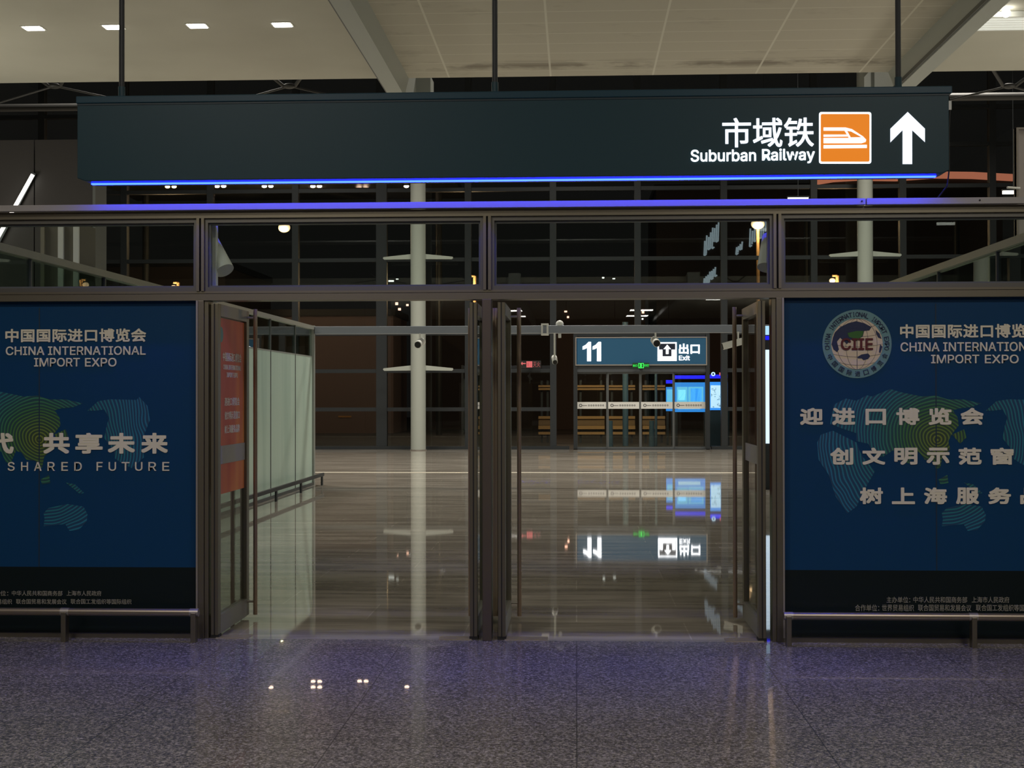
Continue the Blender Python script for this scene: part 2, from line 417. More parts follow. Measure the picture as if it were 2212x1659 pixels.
# glazed panels over the doors and posters
k = 1
for a, b in ((-4.69, -2.665), (-2.611, -.644), (-.59, 1.362), (1.416, 3.45)):
    wn = thing('window_%d' % k, ((a + b) / 2, 9.60, 2.438), kind='structure'); k += 1
    link('window_frame', frame(a, b, 2.438, 2.952, 9.575, 9.665, .022, tb=.03), mat('window_frame_grey', (.17, .165, .145), .42, .85) if k == 2 else MATS['window_frame_grey'], wn)
    link('bead', frame(a + .022, b - .022, 2.468, 2.922, 9.60, 9.65, .012, tb=.012), railm, wn)
    link('pane', box(a + .034, b - .034, 9.615, 9.627, 2.48, 2.91), g_trans, wn)

# ------------------------------------------------------------------ open door leaves
def door_leaf(name, xc, poster, far_plate):
    d = thing(name, (xc, 9.60, 0), kind='structure')
    y0, y1, z0, z1, t = 9.57, 10.49, .022, 2.352, .026
    for a, b in ((y0, y0 + .075), (y1 - .075, y1)):
        link('stile', box(xc - t, xc + t, a, b, z0, z1), bronze, d, bevel=.003)
    link('top_rail', box(xc - t, xc + t, y0 + .075, y1 - .075, z1 - .085, z1), mat('rail_grey', (.30, .29, .27), .4, .6) if 'rail_grey' not in MATS else MATS['rail_grey'], d)
    link('bottom_rail', box(xc - t, xc + t, y0 + .075, y1 - .075, z0, z0 + .13), MATS['rail_grey'], d)
    link('glass', box(xc - .005, xc + .005, y0 + .075, y1 - .075, z0 + .13, z1 - .085), g_door, d)
    link('stile_groove', box(xc - .004, xc + .004, y0 - .003, y0 + .002, z0, z1), blackm, d)
    for s in (-1, 1):
        hx, hy = xc + s * .088, 10.43
        h = link('handle', tube((hx, hy, .03), (hx, hy, 2.365), .016), MATS['handle_steel'], d, smooth=True)
        for z in (.13, 2.30):
            link('bracket', tube((xc + s * t, hy, z), (hx, hy, z), .009), steel, h, smooth=True)
    link('floor_pivot', box(xc - .03, xc + .03, 9.575, 9.65, 0, .022), blackm, d)
    if poster:
        p = link('poster_film', box(xc + .006, xc + .008, y0 + .085, y1 - .085, 1.00, 2.26), redm, d) if poster > 0 else \
            link('poster_film', box(xc + .006, xc + .008, y0 + .085, y1 - .085, 1.00, 2.26), mat('poster_back', (.24, .06, .03), .6), d)
        s = 1 if poster > 0 else -1
    if poster > 0:
        bm = bmesh.new()
        def line(body, zc, h, half):
            text_bm(body, -half, half, zc - h / 2, zc + h / 2, 0, .01, 1, .001, bm)
        line('中国国际进口博览会', 1.985, .065, .27); line('CHINA INTERNATIONAL', 1.91, .036, .26); line('IMPORT EXPO', 1.855, .036, .16)
        line('迎进口博览会', 1.66, .06, .22); line('创文明示范窗口', 1.56, .06, .22); line('树上海服务品牌', 1.46, .06, .22)
        R = Matrix.Rotation(math.pi / 2 * s, 4, 'Z')
        bmesh.ops.transform(bm, matrix=Matrix.Translation((xc + s * .0085, 10.03, 0)) @ R, verts=bm.verts)
        link('lettering', bm, mat('poster_white', (.75, .70, .66), .5) if 'poster_white' not in MATS else MATS['poster_white'], p)
        bm = bmesh.new(); disc(0, 0, .055, -.001, 0, bm)
        bmesh.ops.transform(bm, matrix=Matrix.Translation((xc + s * .0085, 9.72, 2.14)) @ R, verts=bm.verts)
        link('emblem', bm, teal_ink, p)
    if poster:
        g = (xc + .009, xc + .012) if s > 0 else (xc - .012, xc - .009)
        link('push_sign', box(g[0], g[1], y0 + .08, y1 - .08, 1.215, 1.345), mat('sticker_grey', (.34, .33, .31), .5) if 'sticker_grey' not in MATS else MATS['sticker_grey'], d)
    return d
door_leaf('door_1', -2.541, 1, True)
door_leaf('door_2', -.716, 0, False)
door_leaf('door_3', -.520, 0, False)
door_leaf('door_4', 1.281, -1, True)
for i, (a, b, lb) in enumerate(((-2.53, -2.30, 'flat metal floor plate under the leftmost open door leaf'), (-.96, -.73, 'flat metal floor plate left of the central door post'),
                         (-.50, -.20, 'flat metal floor plate right of the central door post'), (1.03, 1.29, 'flat metal floor plate under the rightmost open door leaf'))):
    p = link('floor_plate', box(a, b, 9.565, 9.68, 0, .006), mat('plate_steel', (.45, .40, .30), .4, .6) if i == 0 else MATS['plate_steel'])
    tag(p, lb, 'floor plate', 'floor plates at the door pivots')

# ------------------------------------------------------------------ hanging sign
SX0, SX1, SZ0, SZ1, SY0, SY1 = -3.424, 2.492, 3.181, 3.763, 9.30, 9.54
sg = thing('hanging_sign', ((SX0 + SX1) / 2, 9.42, SZ0), 'long dark teal hanging sign with white Suburban Railway writing and orange train square', 'sign')
link('sign_box', prism([(SX0, SZ0 + .02), (SX0 + .06, SZ0), (SX1 - .05, SZ0), (SX1, SZ0 + .02), (SX1, SZ1 - .055), (SX0, SZ1 - .055)], SY0, SY1), signm, sg, bevel=.004)
link('top_cover', box(SX0 - .006, SX1 + .02, SY0 - .012, SY1 + .01, SZ1 - .05, SZ1), mat('sign_cover_teal', (.008, .045, .070), .4, 0, .35), sg, bevel=.006)
link('cover_lip', box(SX0, SX1, SY0 - .004, SY1, SZ1 - .062, SZ1 - .05), mat('sign_lip', (.010, .028, .038), .5), sg)
link('light_strip', box(SX0 + .06, SX1 - .06, 9.405, 9.435, SZ0 - .008, SZ0), strip, sg, 'thin glowing blue light line')
for px in (263, 1069, 1940):
    x = at(px, 100, 9.42).x
    p = link('hanging_pole', tube((x, 9.42, SZ1), (x, 9.42, 7.0), .019), mat('pole_dark', (.012, .015, .017), .5) if px == 263 else MATS['pole_dark'], sg)
    link('socket', tube((x, 9.42, SZ1 - .005), (x, 9.42, SZ1 + .09), .024), signm, p)
YT = SY0
link('chinese_lettering', text_px('市域铁', 1560, 1758, 254, 318, YT, .014), litwhite, sg, 'glowing white Chinese characters')
link('english_lettering', text_px('Suburban', 1492, 1633, 323, 349, YT, .022), litbright, sg, 'glowing white Latin letters')
link('english_lettering', text_px('Railway', 1646, 1760, 321, 353, YT, .02), litbright, sg, 'glowing white Latin letters')
def c3(pts): return poly_px([(1440 + x / 2.865, y / 2.865) for x, y in pts], YT)
def rounded(x0, y0, x1, y1, r):
    o = []
    for cx, cy, a in ((x1 - r, y0 + r, -90), (x1 - r, y1 - r, 0), (x0 + r, y1 - r, 90), (x0 + r, y0 + r, 180)):
        for j in range(5):
            t = math.radians(a + j * 22.5); o.append((cx + r * math.cos(t), cy + r * math.sin(t)))
    return o
sq = link('pictogram_border', prism(c3(rounded(943, 694, 1266, 1013, 14)), YT - .003, YT), litbright, sg, 'glowing white square border')
link('orange_field', prism(c3(rounded(953, 706, 1255, 1002, 10)), YT - .005, YT - .001), litorange, sq, 'glowing orange square')
bm = prism(c3([(970, 790), (1105, 790), (1145, 800), (1215, 846), (1234, 866), (1230, 880), (1205, 888), (970, 888), (970, 855), (1127, 855), (1100, 810), (970, 810)]), YT - .008, YT - .004)
prism(c3([(970, 834), (1115, 834), (1122, 846), (970, 848)]), YT - .008, YT - .004, bm)
prism(c3([(970, 899), (1238, 897), (1238, 917), (970, 920)]), YT - .008, YT - .004, bm)
link('train_pictogram', bm, litwhite, sq, 'glowing white outline of a train')
link('train_window', prism(c3([(1116, 812), (1140, 816), (1203, 850), (1138, 851)]), YT - .010, YT - .006), litorange, sq)
link('arrow', prism(c3([(1491, 693), (1598, 797), (1598, 880), (1519, 806), (1519, 1016), (1460, 1016), (1460, 806), (1384, 882), (1384, 797)]), YT - .004, YT), litwhite, sg, 'glowing white arrow pointing up')
# cable from the end of the sign down to the cap rail
pts = [(SX1 + .022 + .005, 9.43, 3.75), (SX1 + .022 + .022, 9.43, 3.69), (SX1 + .022 + .012, 9.43, 3.5), (SX1 + .022 + .012, 9.43, 3.22), (SX1 + .022 + .006, 9.45, 3.12), (SX1 - .02, 9.52, 3.046)]
bm = bmesh.new()
for p, q in zip(pts, pts[1:]): tube(p, q, .005, bm, 8)
cb = link('cable', bm, blackm); tag(cb, 'black cable hanging from the right end of the teal sign', 'cable')
link('cable_clip', box(SX1 + .022, SX1 + .05, 9.42, 9.44, 3.63, 3.69), white, cb)

# ------------------------------------------------------------------ posters
YP = 9.60
def poster(x0, x1, label, seam_px, dx):
    t = thing('poster', ((x0 + x1) / 2, YP, .03), label, 'poster')
    link('blue_field', box(x0, x1, YP, YP + .02, .492, 2.372), poster_blue, t)
    link('black_band', box(x0, x1, YP, YP + .02, .03, .492), poster_black, t, 'black lower band')
    sx = at(seam_px, 900, YP).x
    link('panel_seam', box(sx - .004, sx + .004, YP - .002, YP, .492, 2.33), mat('seam_ink', (.003, .022, .05), .6) if 'seam_ink' not in MATS else MATS['seam_ink'], t)
    # printed map
    cc = at(2025 + dx, 951, YP); ctr = (cc.x, YP - .002, cc.z)
    def cr4(p): return [(1680 + x / 3.53 + dx, 630 + y / 3.53) for x, y in p]
    def cr5(p): return [(1680 + x / 3.95 + dx, 1000 + y / 3.95) for x, y in p]
    def le1(p): return [(x / 3.859 + 1940 + dx, 628 + y / 3.859) for x, y in p]
    def le2(p): return [(x / 3.951 + 1940 + dx, 998 + y / 3.951) for x, y in p]
    lands = [cr4([(430, 860), (520, 815), (600, 832), (680, 790), (720, 800), (860, 742), (930, 765), (1100, 800), (1200, 792), (1300, 822), (1420, 822), (1550, 852), (1480, 880), (1385, 890),
                  (1335, 905), (1372, 960), (1380, 1020), (1325, 1090), (1300, 1140), (1315, 1200), (1255, 1260), (1240, 1340), (1205, 1352), (1190, 1290), (1120, 1280), (1080, 1225), (1040, 1215), (1000, 1310),
                  (960, 1300), (930, 1220), (880, 1210), (800, 1260), (740, 1250), (690, 1160), (600, 1140), (600, 1080), (480, 1040), (400, 1010), (410, 930)]),
             cr4([(300, 1150), (330, 1090), (420, 1060), (600, 1150), (640, 1250), (740, 1370), (650, 1530), (600, 1640), (530, 1690), (440, 1560), (390, 1400), (310, 1280)]),
             cr5([(1400, 430), (1440, 385), (1600, 350), (1740, 372), (1775, 440), (1768, 500), (1700, 572), (1620, 580), (1585, 522), (1400, 540), (1408, 480)]),
             le1([(730, 1000), (820, 920), (920, 905), (1140, 910), (1160, 885), (1230, 960), (1250, 1080), (1210, 1180), (1190, 1300), (1200, 1390), (1100, 1480), (1020, 1440), (960, 1400), (950, 1330), (870, 1230), (890, 1120), (910, 1060), (870, 990), (800, 1000)]),
             le2([(560, 175), (640, 190), (720, 265), (680, 272), (620, 222)]), le2([(345, 150), (420, 110), (430, 180), (360, 190)]), cr4([(1330, 1090), (1420, 1050), (1440, 1110), (1390, 1160)])]
    bm = bmesh.new()
    for i, P in enumerate(lands):
        pl = poly_px(P, YP)
        pl = [(min(max(x, x0 + .001), x1 - .001), z) for x, z in pl]
        prism(pl, YP - .0015, YP - .0002, bm)
    link('world_map', bm, mapm, t, 'printed map of fine ring lines', loc=ctr)
    return t
p1 = poster(XL, -2.667, 'blue expo poster left of the open doors with SHARED FUTURE writing', 85, -1940)
p2 = poster(1.432, XR, 'blue expo poster right of the open doors with a round globe emblem', 2022, 0)
yb = YP - .0016
link('chinese_title', text_px('中国国际进口博览会', 12, 316, 710, 739, yb, .03, 1.05), ink, p1)
link('english_title', text_px('CHINA INTERNATIONAL', 13, 315, 748, 767, yb, .02), ink, p1); link('english_title', text_px('IMPORT', 74, 173, 773, 792, yb, .02), ink, p1); link('english_title', text_px('EXPO', 184, 252, 773, 792, yb, .02), ink, p1)
link('slogan_character', text_px('代', -28, 30, 935, 980, yb, .045), ink, p1)
for ch, a, b in (('共', 93, 151), ('享', 163, 222), ('未', 233, 292), ('来', 305, 363)):
    link('slogan_character', text_px(ch, a, b, 935, 980, yb, .045), ink, p1)
for word, A, B in (('SHARED', (17, 46, 74, 103, 133, 161), (32, 61, 90, 119, 147, 177)), ('FUTURE', (209, 235, 263, 292, 321, 351), (222, 251, 280, 308, 338, 366))):
    for ch, a, b in zip(word, A, B): link('slogan_letter', text_px(ch, a, b, 998, 1017, yb, .012), ink, p1)
smallink = mat('small_ink', (.32, .31, .26), .6)
for body, a, b, c_, d_ in (('单位：', -12, 18, 1276, 1287), ('中华人民共和国商务部', 26, 135, 1276, 1287), ('上海市人民政府', 144, 219, 1276, 1287), ('世界贸易组织', -40, 26, 1294, 1305),
                      ('联合国贸易和发展会议', 35, 144, 1294, 1305), ('联合国工发组织等国际组织', 153, 284, 1294, 1305)):
    link('small_print', text_px(body, a, b, c_, d_, yb), smallink, p1)
# right poster
link('chinese_title', text_px('中国国际进口博览会', 1944, 2252, 700, 730, yb, .03, 1.05), ink, p2)
link('english_title', text_px('CHINA INTERNATIONAL', 1945, 2250, 739, 759, yb, .02), ink, p2); link('english_title', text_px('IMPORT', 2011, 2115, 766, 785, yb, .02), ink, p2); link('english_title', text_px('EXPO', 2127, 2200, 766, 785, yb, .02), ink, p2)
for row, x0, ya, yb2, chars in ((0, 1728, 881, 918, '迎进口博览会'), (1, 1793, 967, 1004, '创文明示范窗'), (2, 1857, 1053, 1089, '树上海服务品')):
    for i, ch in enumerate(chars):
        a = x0 + i * 69.3; hh = 4 if ch in '口' else 0
        link('slogan_character', text_px(ch, a + hh * .7, a + 50 - hh * .7, ya + (hh * .5), yb2, yb, .045), ink, p2)
for body, a, b, c_, d_ in (('主办单位：', 1915, 1966, 1289, 1302), ('中华人民共和国商务部', 1973, 2089, 1289, 1302), ('上海市人民政府', 2099, 2180, 1289, 1302), ('合作单位：', 1847, 1899, 1306, 1320),
                      ('世界贸易组织', 1905, 1974, 1306, 1320), ('联合国贸易和发展会议', 1983, 2098, 1306, 1320), ('联合国工发组织等国际组织', 2108, 2248, 1306, 1320)):
    link('small_print', text_px(body, a, b, c_, d_, yb), smallink, p2)
# globe emblem
ec = at(1851, 743, YP); ex, ez, R_ = ec.x, ec.z, .2365
emb = link('emblem_ring', ring(ex, ez, R_ * .745, R_, yb - .002, yb), teal_ink, p2, 'pale teal ring')
link('globe', disc(ex, ez, R_ * .75, yb - .001, yb), mat('globe_cream', (.66, .55, .42), .6), emb)
def em(p): return [(ex + (x - 606) / 260 * R_, ez - (y - 398) / 260 * R_) for x, y in p]
bm = prism(em([(415, 400), (425, 350), (440, 310), (480, 270), (540, 240), (600, 225), (660, 240), (715, 270), (700, 295), (660, 300), (650, 340), (600, 375), (560, 365), (530, 400), (480, 350), (455, 380), (470, 440), (455, 460), (430, 440)]), yb - .003, yb - .0008)
prism(em([(610, 495), (640, 478), (690, 470), (705, 490), (690, 512), (655, 522), (640, 508), (612, 508)]), yb - .003, yb - .0008, bm)
prism(em([(745, 290), (775, 320), (790, 360), (765, 350), (750, 320)]), yb - .003, yb - .0008, bm)
prism(em([(780, 400), (797, 420), (780, 470), (770, 460)]), yb - .003, yb - .0008, bm)
link('continents', bm, navy, emb)
link('green_land', prism(em([(535, 315), (600, 300), (655, 300), (650, 330), (620, 365), (600, 375), (580, 355), (545, 345)]), yb - .0042, yb - .001), green_ink, emb)
bm = bmesh.new()
for k in range(-2, 3):          # meridians and parallels
    pts = [(ex + R_ * .745 * math.sin(k * .45) * math.cos(t), ez + R_ * .745 * math.sin(t)) for t in [i * math.pi / 16 - math.pi / 2 for i in range(17)]]
    for (xa, za), (xb, zb) in zip(pts, pts[1:]): bar((xa, yb - .0022, za), (xb, yb - .0022, zb), .0028, .001, bm)
    h = math.sin(k * .42) * R_ * .72; r_ = math.sqrt((R_ * .745) ** 2 - h * h)
    pts = [(ex + r_ * s / 8, ez + h - .02 * (1 - (s / 8) ** 2)) for s in range(-8, 9)]
    for (xa, za), (xb, zb) in zip(pts, pts[1:]): bar((xa, yb - .0022, za), (xb, yb - .0022, zb), .0028, .001, bm)
link('graticule', bm, navy, emb)
link('emblem_letters', text_bm('CIIE', ex - R_ * .47, ex + R_ * .46, ez - R_ * .18, ez + R_ * .17, yb - .0045, .03, 1, .002), red_ink, emb)
def arc_text(body, r, a0, a1, h, inward, bm):
    n = len(body)
    for i, ch in enumerate(body):
        if ch == ' ': continue
        a = math.radians(a0 + (a1 - a0) * i / (n - 1))
        t = bmesh.new(); wd = h * (.95 if inward else .72) * (.35 if ch == 'I' else 1)
        text_bm(ch, -wd / 2, wd / 2, -h / 2, h / 2, 0, .01, 1, .001, t)
        rot = a - math.pi / 2 if not inward else a + math.pi / 2
        bmesh.ops.transform(t, matrix=Matrix.Translation((ex + r * math.cos(a), yb - .003, ez + r * math.sin(a))) @ Matrix.Rotation(-rot, 4, 'Y'), verts=t.verts)
        link('emblem_letter', t, navy, emb)
bm = None
arc_text('CHINA INTERNATIONAL IMPORT EXPO', R_ * .865, 188, -9, .032, False, bm)
arc_text('中国国际进口博览会', R_ * .87, 206, 336, .036, True, bm)

# ------------------------------------------------------------------ low guard rails in front of the posters
def guard_rail(xs, x0, x1, label):
    t = thing('guard_rail', ((x0 + x1) / 2, 9.42, 0), label, 'guard rail', 'low steel guard rails below the posters')
    prev = x0
    cuts = [x0] + [x for x in xs if x0 < x < x1] + [x1]
    for a, b in zip(cuts, cuts[1:]):
        link('rail_tube', tube((a + .004, 9.42, .203), (b - .004, 9.42, .203), .026), mat('rail_steel', (.30, .255, .20), .35, .8) if 'rail_steel' not in MATS else MATS['rail_steel'], t, smooth=True)
    for x in xs:
        link('leg', box(x - .017, x + .017, 9.38, 9.45, 0, .205), bronze, t, bevel=.003)
        link('joint_sleeve', tube((x - .03, 9.42, .203), (x + .03, 9.42, .203), .028), steel, t, smooth=True)
guard_rail([-6.3, -5.45, -4.5, -3.55, -2.642], -6.35, -2.625, 'low steel guard rail below the left poster')
guard_rail([1.435, 2.67, 3.9, 5.1], 1.40, 5.2, 'low steel guard rail below the right poster')

# ------------------------------------------------------------------ big cameras behind the glass over the door ends
def big_camera(x, s, label, u0, u1):
    t = thing('security_camera', (x, 9.80, 2.45), label, 'security camera', 'large white cameras behind the glass')
    link('mount_post', box(x - .03, x + .03, 9.72, 9.78, 2.372, 2.97), white, t, bevel=.004)
    link('arm', tube((x, 9.76, 2.90), (x + u0, 9.88, 2.86), .014), white, t, smooth=True)
    p0, p1 = Vector((x + u0, 9.90, 2.835)), Vector((x + u1, 9.80, 2.615))
    b = link('housing', tube(p0, p1, .058, None, 24, .066), white, t, smooth=True, bevel=.008)
    d = (p1 - p0).normalized()
    link('hood', tube(p0 + d * .02 + Vector((0, 0, .012)), p1 + d * .03 + Vector((0, 0, .012)), .066, None, 24, .070), white, t, smooth=True)
    link('lens', tube(p1 + d * .004, p1 + d * .012, .045), blackm, b, smooth=True)
    link('swivel', ball(p0, .045), white, t, smooth=True)
big_camera(-2.60, 1, 'big white security camera aimed down, behind the glass at upper left', -.075, .06)
big_camera(1.40, -1, 'big white security camera half hidden at the upper right door corner', 0, -.045)

# ------------------------------------------------------------------ glass partitions on both sides of the hall
def partition(x, y0, y1, seams, label, film_on, railx):
    t = thing('glass_partition', (x, (y0 + y1) / 2, 0), label, 'partition', 'tall glass partitions along the hall')
    ys = [y0] + seams + [y1]
    link('top_rail', box(x - .05, x + .05, y0, y1, 2.97, 3.04), mat('partition_steel', (.36, .38, .35), .4, .4) if 'partition_steel' not in MATS else MATS['partition_steel'], t)
    for i, (a, b) in enumerate(zip(ys, ys[1:])):
        link('glass', box(x - .006, x + .006, a + .02, b - .02, 2.46, 2.97), g_part, t)
        link('film_panel', box(x - .012, x + .012, a + .012, b - .012, .05, 2.44), film, t, 'pale green frosted panel')
        link('cross_rail', box(x - .016, x + .016, a, b, 2.44, 2.462), MATS['partition_steel'], t)
    for y in seams: link('post', box(x - .02, x + .02, y - .014, y + .014, 0, 2.97), railm, t)
    link('end_post', box(x - .045, x + .045, y1, y1 + .12, 0, 3.05), MATS['partition_steel'], t)
    link('base_rail', box(x - .03, x + .03, y0, y1, 0, .05), railm, t)
    g = thing('bumper_rail', (railx, (y0 + y1) / 2, 0), 'low dark bumper rail along the foot of the ' + ('left' if x < 0 else 'right') + ' glass partition', 'guard rail', 'bumper rails in the hall')
    link('rail_tube', box(railx - .02, railx + .02, y0, y1 + .02, .17, .235), darkm, g, bevel=.008)
    y = y1 - .1
    while y > y0:
        link('leg', box(railx - .015, railx + .015, y - .06, y + .02, 0, .17), darkm, g); y -= 2.0
partition(-5.05, 9.75, 26.1, [10.5, 12.5, 14.5, 16.5, 18.5, 20.5, 22.5, 24.5], 'tall glass partition with pale green panels on the left of the hall', True, -4.83)
partition(3.75, 9.75, 24.4, [10.4, 12.4, 14.4, 16.4, 18.4, 20.4, 22.4], 'tall glass partition on the right, hidden behind the right poster', True, 3.53)

# steel crossbar between the partitions
cbm = thing('crossbar', (-.6, 26.2, 2.87), 'long grey steel crossbar spanning the hall above head height', 'beam')
link('bar_tube', box(-5.0, 4.6, 26.12, 26.28, 2.885, 3.03), mat('crossbar_paint', (.30, .34, .40), .45, .1), cbm, bevel=.01)
for px in (1177,):
    x = at(px, 711, 26.2).x
    link('clamp', frame(x - .07, x + .07, 2.85, 3.07, 26.09, 26.31, .035), white, cbm)
x = at(1209, 706, 26.2).x
link('dome', ball((x, 26.2, 3.06), .075), white, cbm, smooth=True)
link('dome_stem', tube((x, 26.2, 2.80), (x, 26.2, 2.89), .03), white, cbm)
link('support', box(4.5, 4.62, 26.14, 26.26, 0, 2.89), railm, cbm)

def small_camera(px, py, drop_top, size, label, yaw=0.0, tilt=.25, Y=26.1):
    c = at(px, py, Y)
    t = thing('security_camera', c, label, 'security camera', 'small white cameras hung from the crossbar')
    link('drop_rod', tube((c.x, c.y, c.z + size * .4), (c.x, c.y, drop_top), .018), white, t)
    d = Vector((math.sin(yaw) * math.cos(tilt), -math.cos(yaw) * math.cos(tilt), -math.sin(tilt)))
    p0, p1 = c - d * size * 1.1, c + d * size * 1.1
    b = link('housing', tube(p0, p1, size * .5, None, 24), white, t, smooth=True, bevel=.008)
    link('lens', tube(p1, p1 + d * .01, size * .42), blackm, b, smooth=True)
small_camera(907, 741, 2.89, .145, 'white bullet camera hanging in front of the pale column', -.15)
small_camera(1198, 777, 2.89, .105, 'white bullet camera on a long rod left of the number 11 sign', .1, .45)
small_camera(1416, 738, 2.89, .145, 'white bullet camera hanging in front of the exit pictogram', .1)
c = at(1583, 742, 26.1)
t = thing('security_camera', c, 'white box camera pointing left, beside the rightmost door handle', 'security camera', 'small white cameras hung from the crossbar')
link('housing', bar(c + Vector((-.19, 0, -.055)), c + Vector((.19, 0, .045)), .15, .13), white, t, bevel=.012)
link('lens', bar(c + Vector((-.205, 0, -.06)), c + Vector((-.19, 0, -.055)), .11, .10), blackm, t)
link('drop_rod', tube(c + Vector((.1, 0, .05)), (c.x + .1, c.y, 2.9), .018), white, t)

# ------------------------------------------------------------------ far curtain wall
wb = thing('wall_back', (0, YG, 0), kind='structure')
MX = [-20.0, -17.2, -14.5, -11.7, -8.95, -6.18, -3.42, -.72, 1.95, 4.66, 7.47, 10.23, 13.0, 15.8, 18.6]
for x in MX:
    w_ = .17 if abs(x + 6.18) < .1 else .10
    zb = 3.7 if abs(x - 1.95) < .1 else 0
    link('mullion', box(x - w_, x + w_, YG - .1, YG + .15, zb, 12.6), darkm, wb)
for z in (1.27, 2.49, 6.03, 8.25, 9.55, 10.72):
    for a, b in zip(MX, MX[1:]):
        if z < 3 and a > -.8 and b < 4.7: continue
        link('transom_rail', box(a + .1, b - .1, YG - .06, YG + .1, z - .06, z + .06), darkm, wb)
for a, b in zip(MX, MX[1:]):
    if not (a > -.8 and b < 4.7):
        link('transom_rail', box(a + .1, b - .1, YG - .06, YG + .1, 3.62, 3.80), darkm, wb)
link('sill', box(-20, -.22, YG - .12, YG + .12, -.1, .10), darkm, wb)
link('sill', box(4.25, 18.6, YG - .12, YG + .12, -.1, .10), darkm, wb)
link('top_beam', box(-20.2, 18.8, YG - .2, YG + .2, 12.6, 13.2), darkm, wb)
k = 5
for a, b in zip(MX, MX[1:]):
    low = 3.7 if (a > -.8 and b < 4.7) else .1
    tag(link('window_%d' % k, box(a + .1, b - .1, YG, YG + .015, low, 12.6), g_far), kind='structure'); k += 1
# side walls of the atrium and the grey wall block at left
tag(link('wall_left', box(-20.4, -20.2, 9.8, YG, 0, 13.2), wallgrey), kind='structure')
tag(link('wall_right', box(18.8, 19.0, 9.8, YG, 0, 13.2), wallgrey), kind='structure')
gb = thing('wall_block', (-13, 24.3, 0), 'dark grey panelled wall block at upper left, behind the slanting lit tube', 'wall')
link('wall_panel', box(-20, -9.66, 24.1, 24.6, 0, 6.28), mat('panel_dark', (.028, .025, .025), .6), gb)
link('wall_panel', box(-9.64, -8.56, 24.1, 24.6, 0, 6.28), MATS['panel_dark'], gb)
link('corner_trim', box(-8.58, -8.53, 24.06, 24.64, 0, 6.30), railm, gb)
a, b = at(71, 377, 24.0), at(-12, 526, 24.0)
lt = thing('line_light', (a + b) / 2, 'thin white line light slanting across the dark wall block', 'light')
link('light_tube', bar(a, b, .05, .05), tubew, lt)
link('mounting', bar(a + Vector((0, .06, .04)), b + Vector((0, .06, -.04)), .04, .09), darkm, lt)

# round columns with bracket arms
def column(px, label, src=None):
    x = at(px, 971, 43.0).x; y = 42.7
    t = thing('column', (x, y, 0), label, 'column', 'pale round columns before the glass wall')
    link('shaft', tube((x, y, 0), (x, y, 12.6), .235, None, 40), colm, t, smooth=True)
    link('base_ring', tube((x, y, 0), (x, y, .03), .26, None, 40), steel, t, smooth=True)
    for z in (2.55, 6.02):
        for s in (-1, 1):
            link('bracket_arm', prism([(x + s * .2, z - .06), (x + s * .2, z + .10), (x + s * 1.08, z + .01), (x + s * 1.10, z - .03), (x + s * 1.06, z - .07)], y - .05, y + .05), colm, t)
column(906, 'pale round column seen through the left doorway')
column(1866, 'pale round column seen above the right poster')

# ------------------------------------------------------------------ far exit: sign, doors
YS = 43.35
def cA(x, y): return at(1100 + x / 4.424, 640 + y / 4.424, YS)
fx0, fx1 = cA(612, 0).x, cA(1915, 0).x
wd = thing('door_5', ((fx0 + fx1) / 2, YG, 0), kind='structure')
zt = cA(1250, 700).z
link('door_frame', box(fx0, fx0 + .12, YG - .25, YG + .1, 0, 3.62), darkm, wd); link('door_frame', box(fx1 - .12, fx1, YG - .25, YG + .1, 0, 3.62), darkm, wd)
link('door_header', box(fx0 + .12, fx1 - .12, YG - .2, YG + .05, 2.44, 2.80), mat('header_grey', (.06, .068, .075), .5), wd)
link('top_beam', box(fx0, fx1, YG - .15, YG + .1, 3.56, 3.72), darkm, wd)
link('threshold', box(fx0, fx1, YG - .25, YG + .2, -.02, .02), darkm, wd)
xs = [cA(v, 1000).x for v in (640, 940, 1255, 1575, 1890)]
for i in range(4):
    a, b = xs[i], xs[i + 1]
    yy = YG - .05 if i in (0, 3) else YG - .12
    lf = thing('door_%d' % (6 + i), ((a + b) / 2, yy, .02), kind='structure')
    link('leaf_frame', frame(a, b, .02, 2.44, yy - .03, yy + .03, .04, tb=.06), railm, lf)
    link('glass', box(a + .04, b - .04, yy - .006, yy + .006, .08, 2.38), g_door, lf)
    z0, z1 = cA(1250, 1075).z, cA(1250, 1010).z
    sb = link('safety_strip', box(a + .02, b - .04, yy - .04, yy - .032, z0, z1), mat('strip_white', (.70, .70, .66), .5) if i == 0 else MATS['strip_white'], lf, 'white strip across the glass')
    bm = ring(a + .14, (z0 + z1) / 2, .03, .05, yy - .043, yy - .040, None, 20); box(a + .19, a + .34, yy - .043, yy - .040, (z0 + z1) / 2 - .012, (z0 + z1) / 2 + .004, bm)
    for j in range(7): ring(a + .40 + j * .075, (z0 + z1) / 2, .014, .028, yy - .043, yy - .040, bm, 8)
    link('strip_marks', bm, mat('strip_ink', (.05, .05, .06), .6) if i == 0 else MATS['strip_ink'], sb)
p0, p1 = cA(632, 663), cA(1890, 386)
es = thing('exit_sign', ((p0.x + p1.x) / 2, YS, p0.z), 'wide lit teal sign with number 11 and exit pictogram above the far doors', 'sign')
link('sign_box', box(p0.x, p1.x, YS, YS + .12, p0.z, p1.z), litteal, es)
link('sign_frame', frame(p0.x, p1.x, p0.z, p1.z, YS - .02, YS + .13, .035), steel, es)
def far_text(body, x0, x1, y0, y1, bold, m, name, par, Y=YS, sp=1.0):
    a, b = cA(x0, y1), cA(x1, y0)
    return link(name, text_bm(body, a.x, b.x, a.z, b.z, Y, bold, sp, .01), m, par)
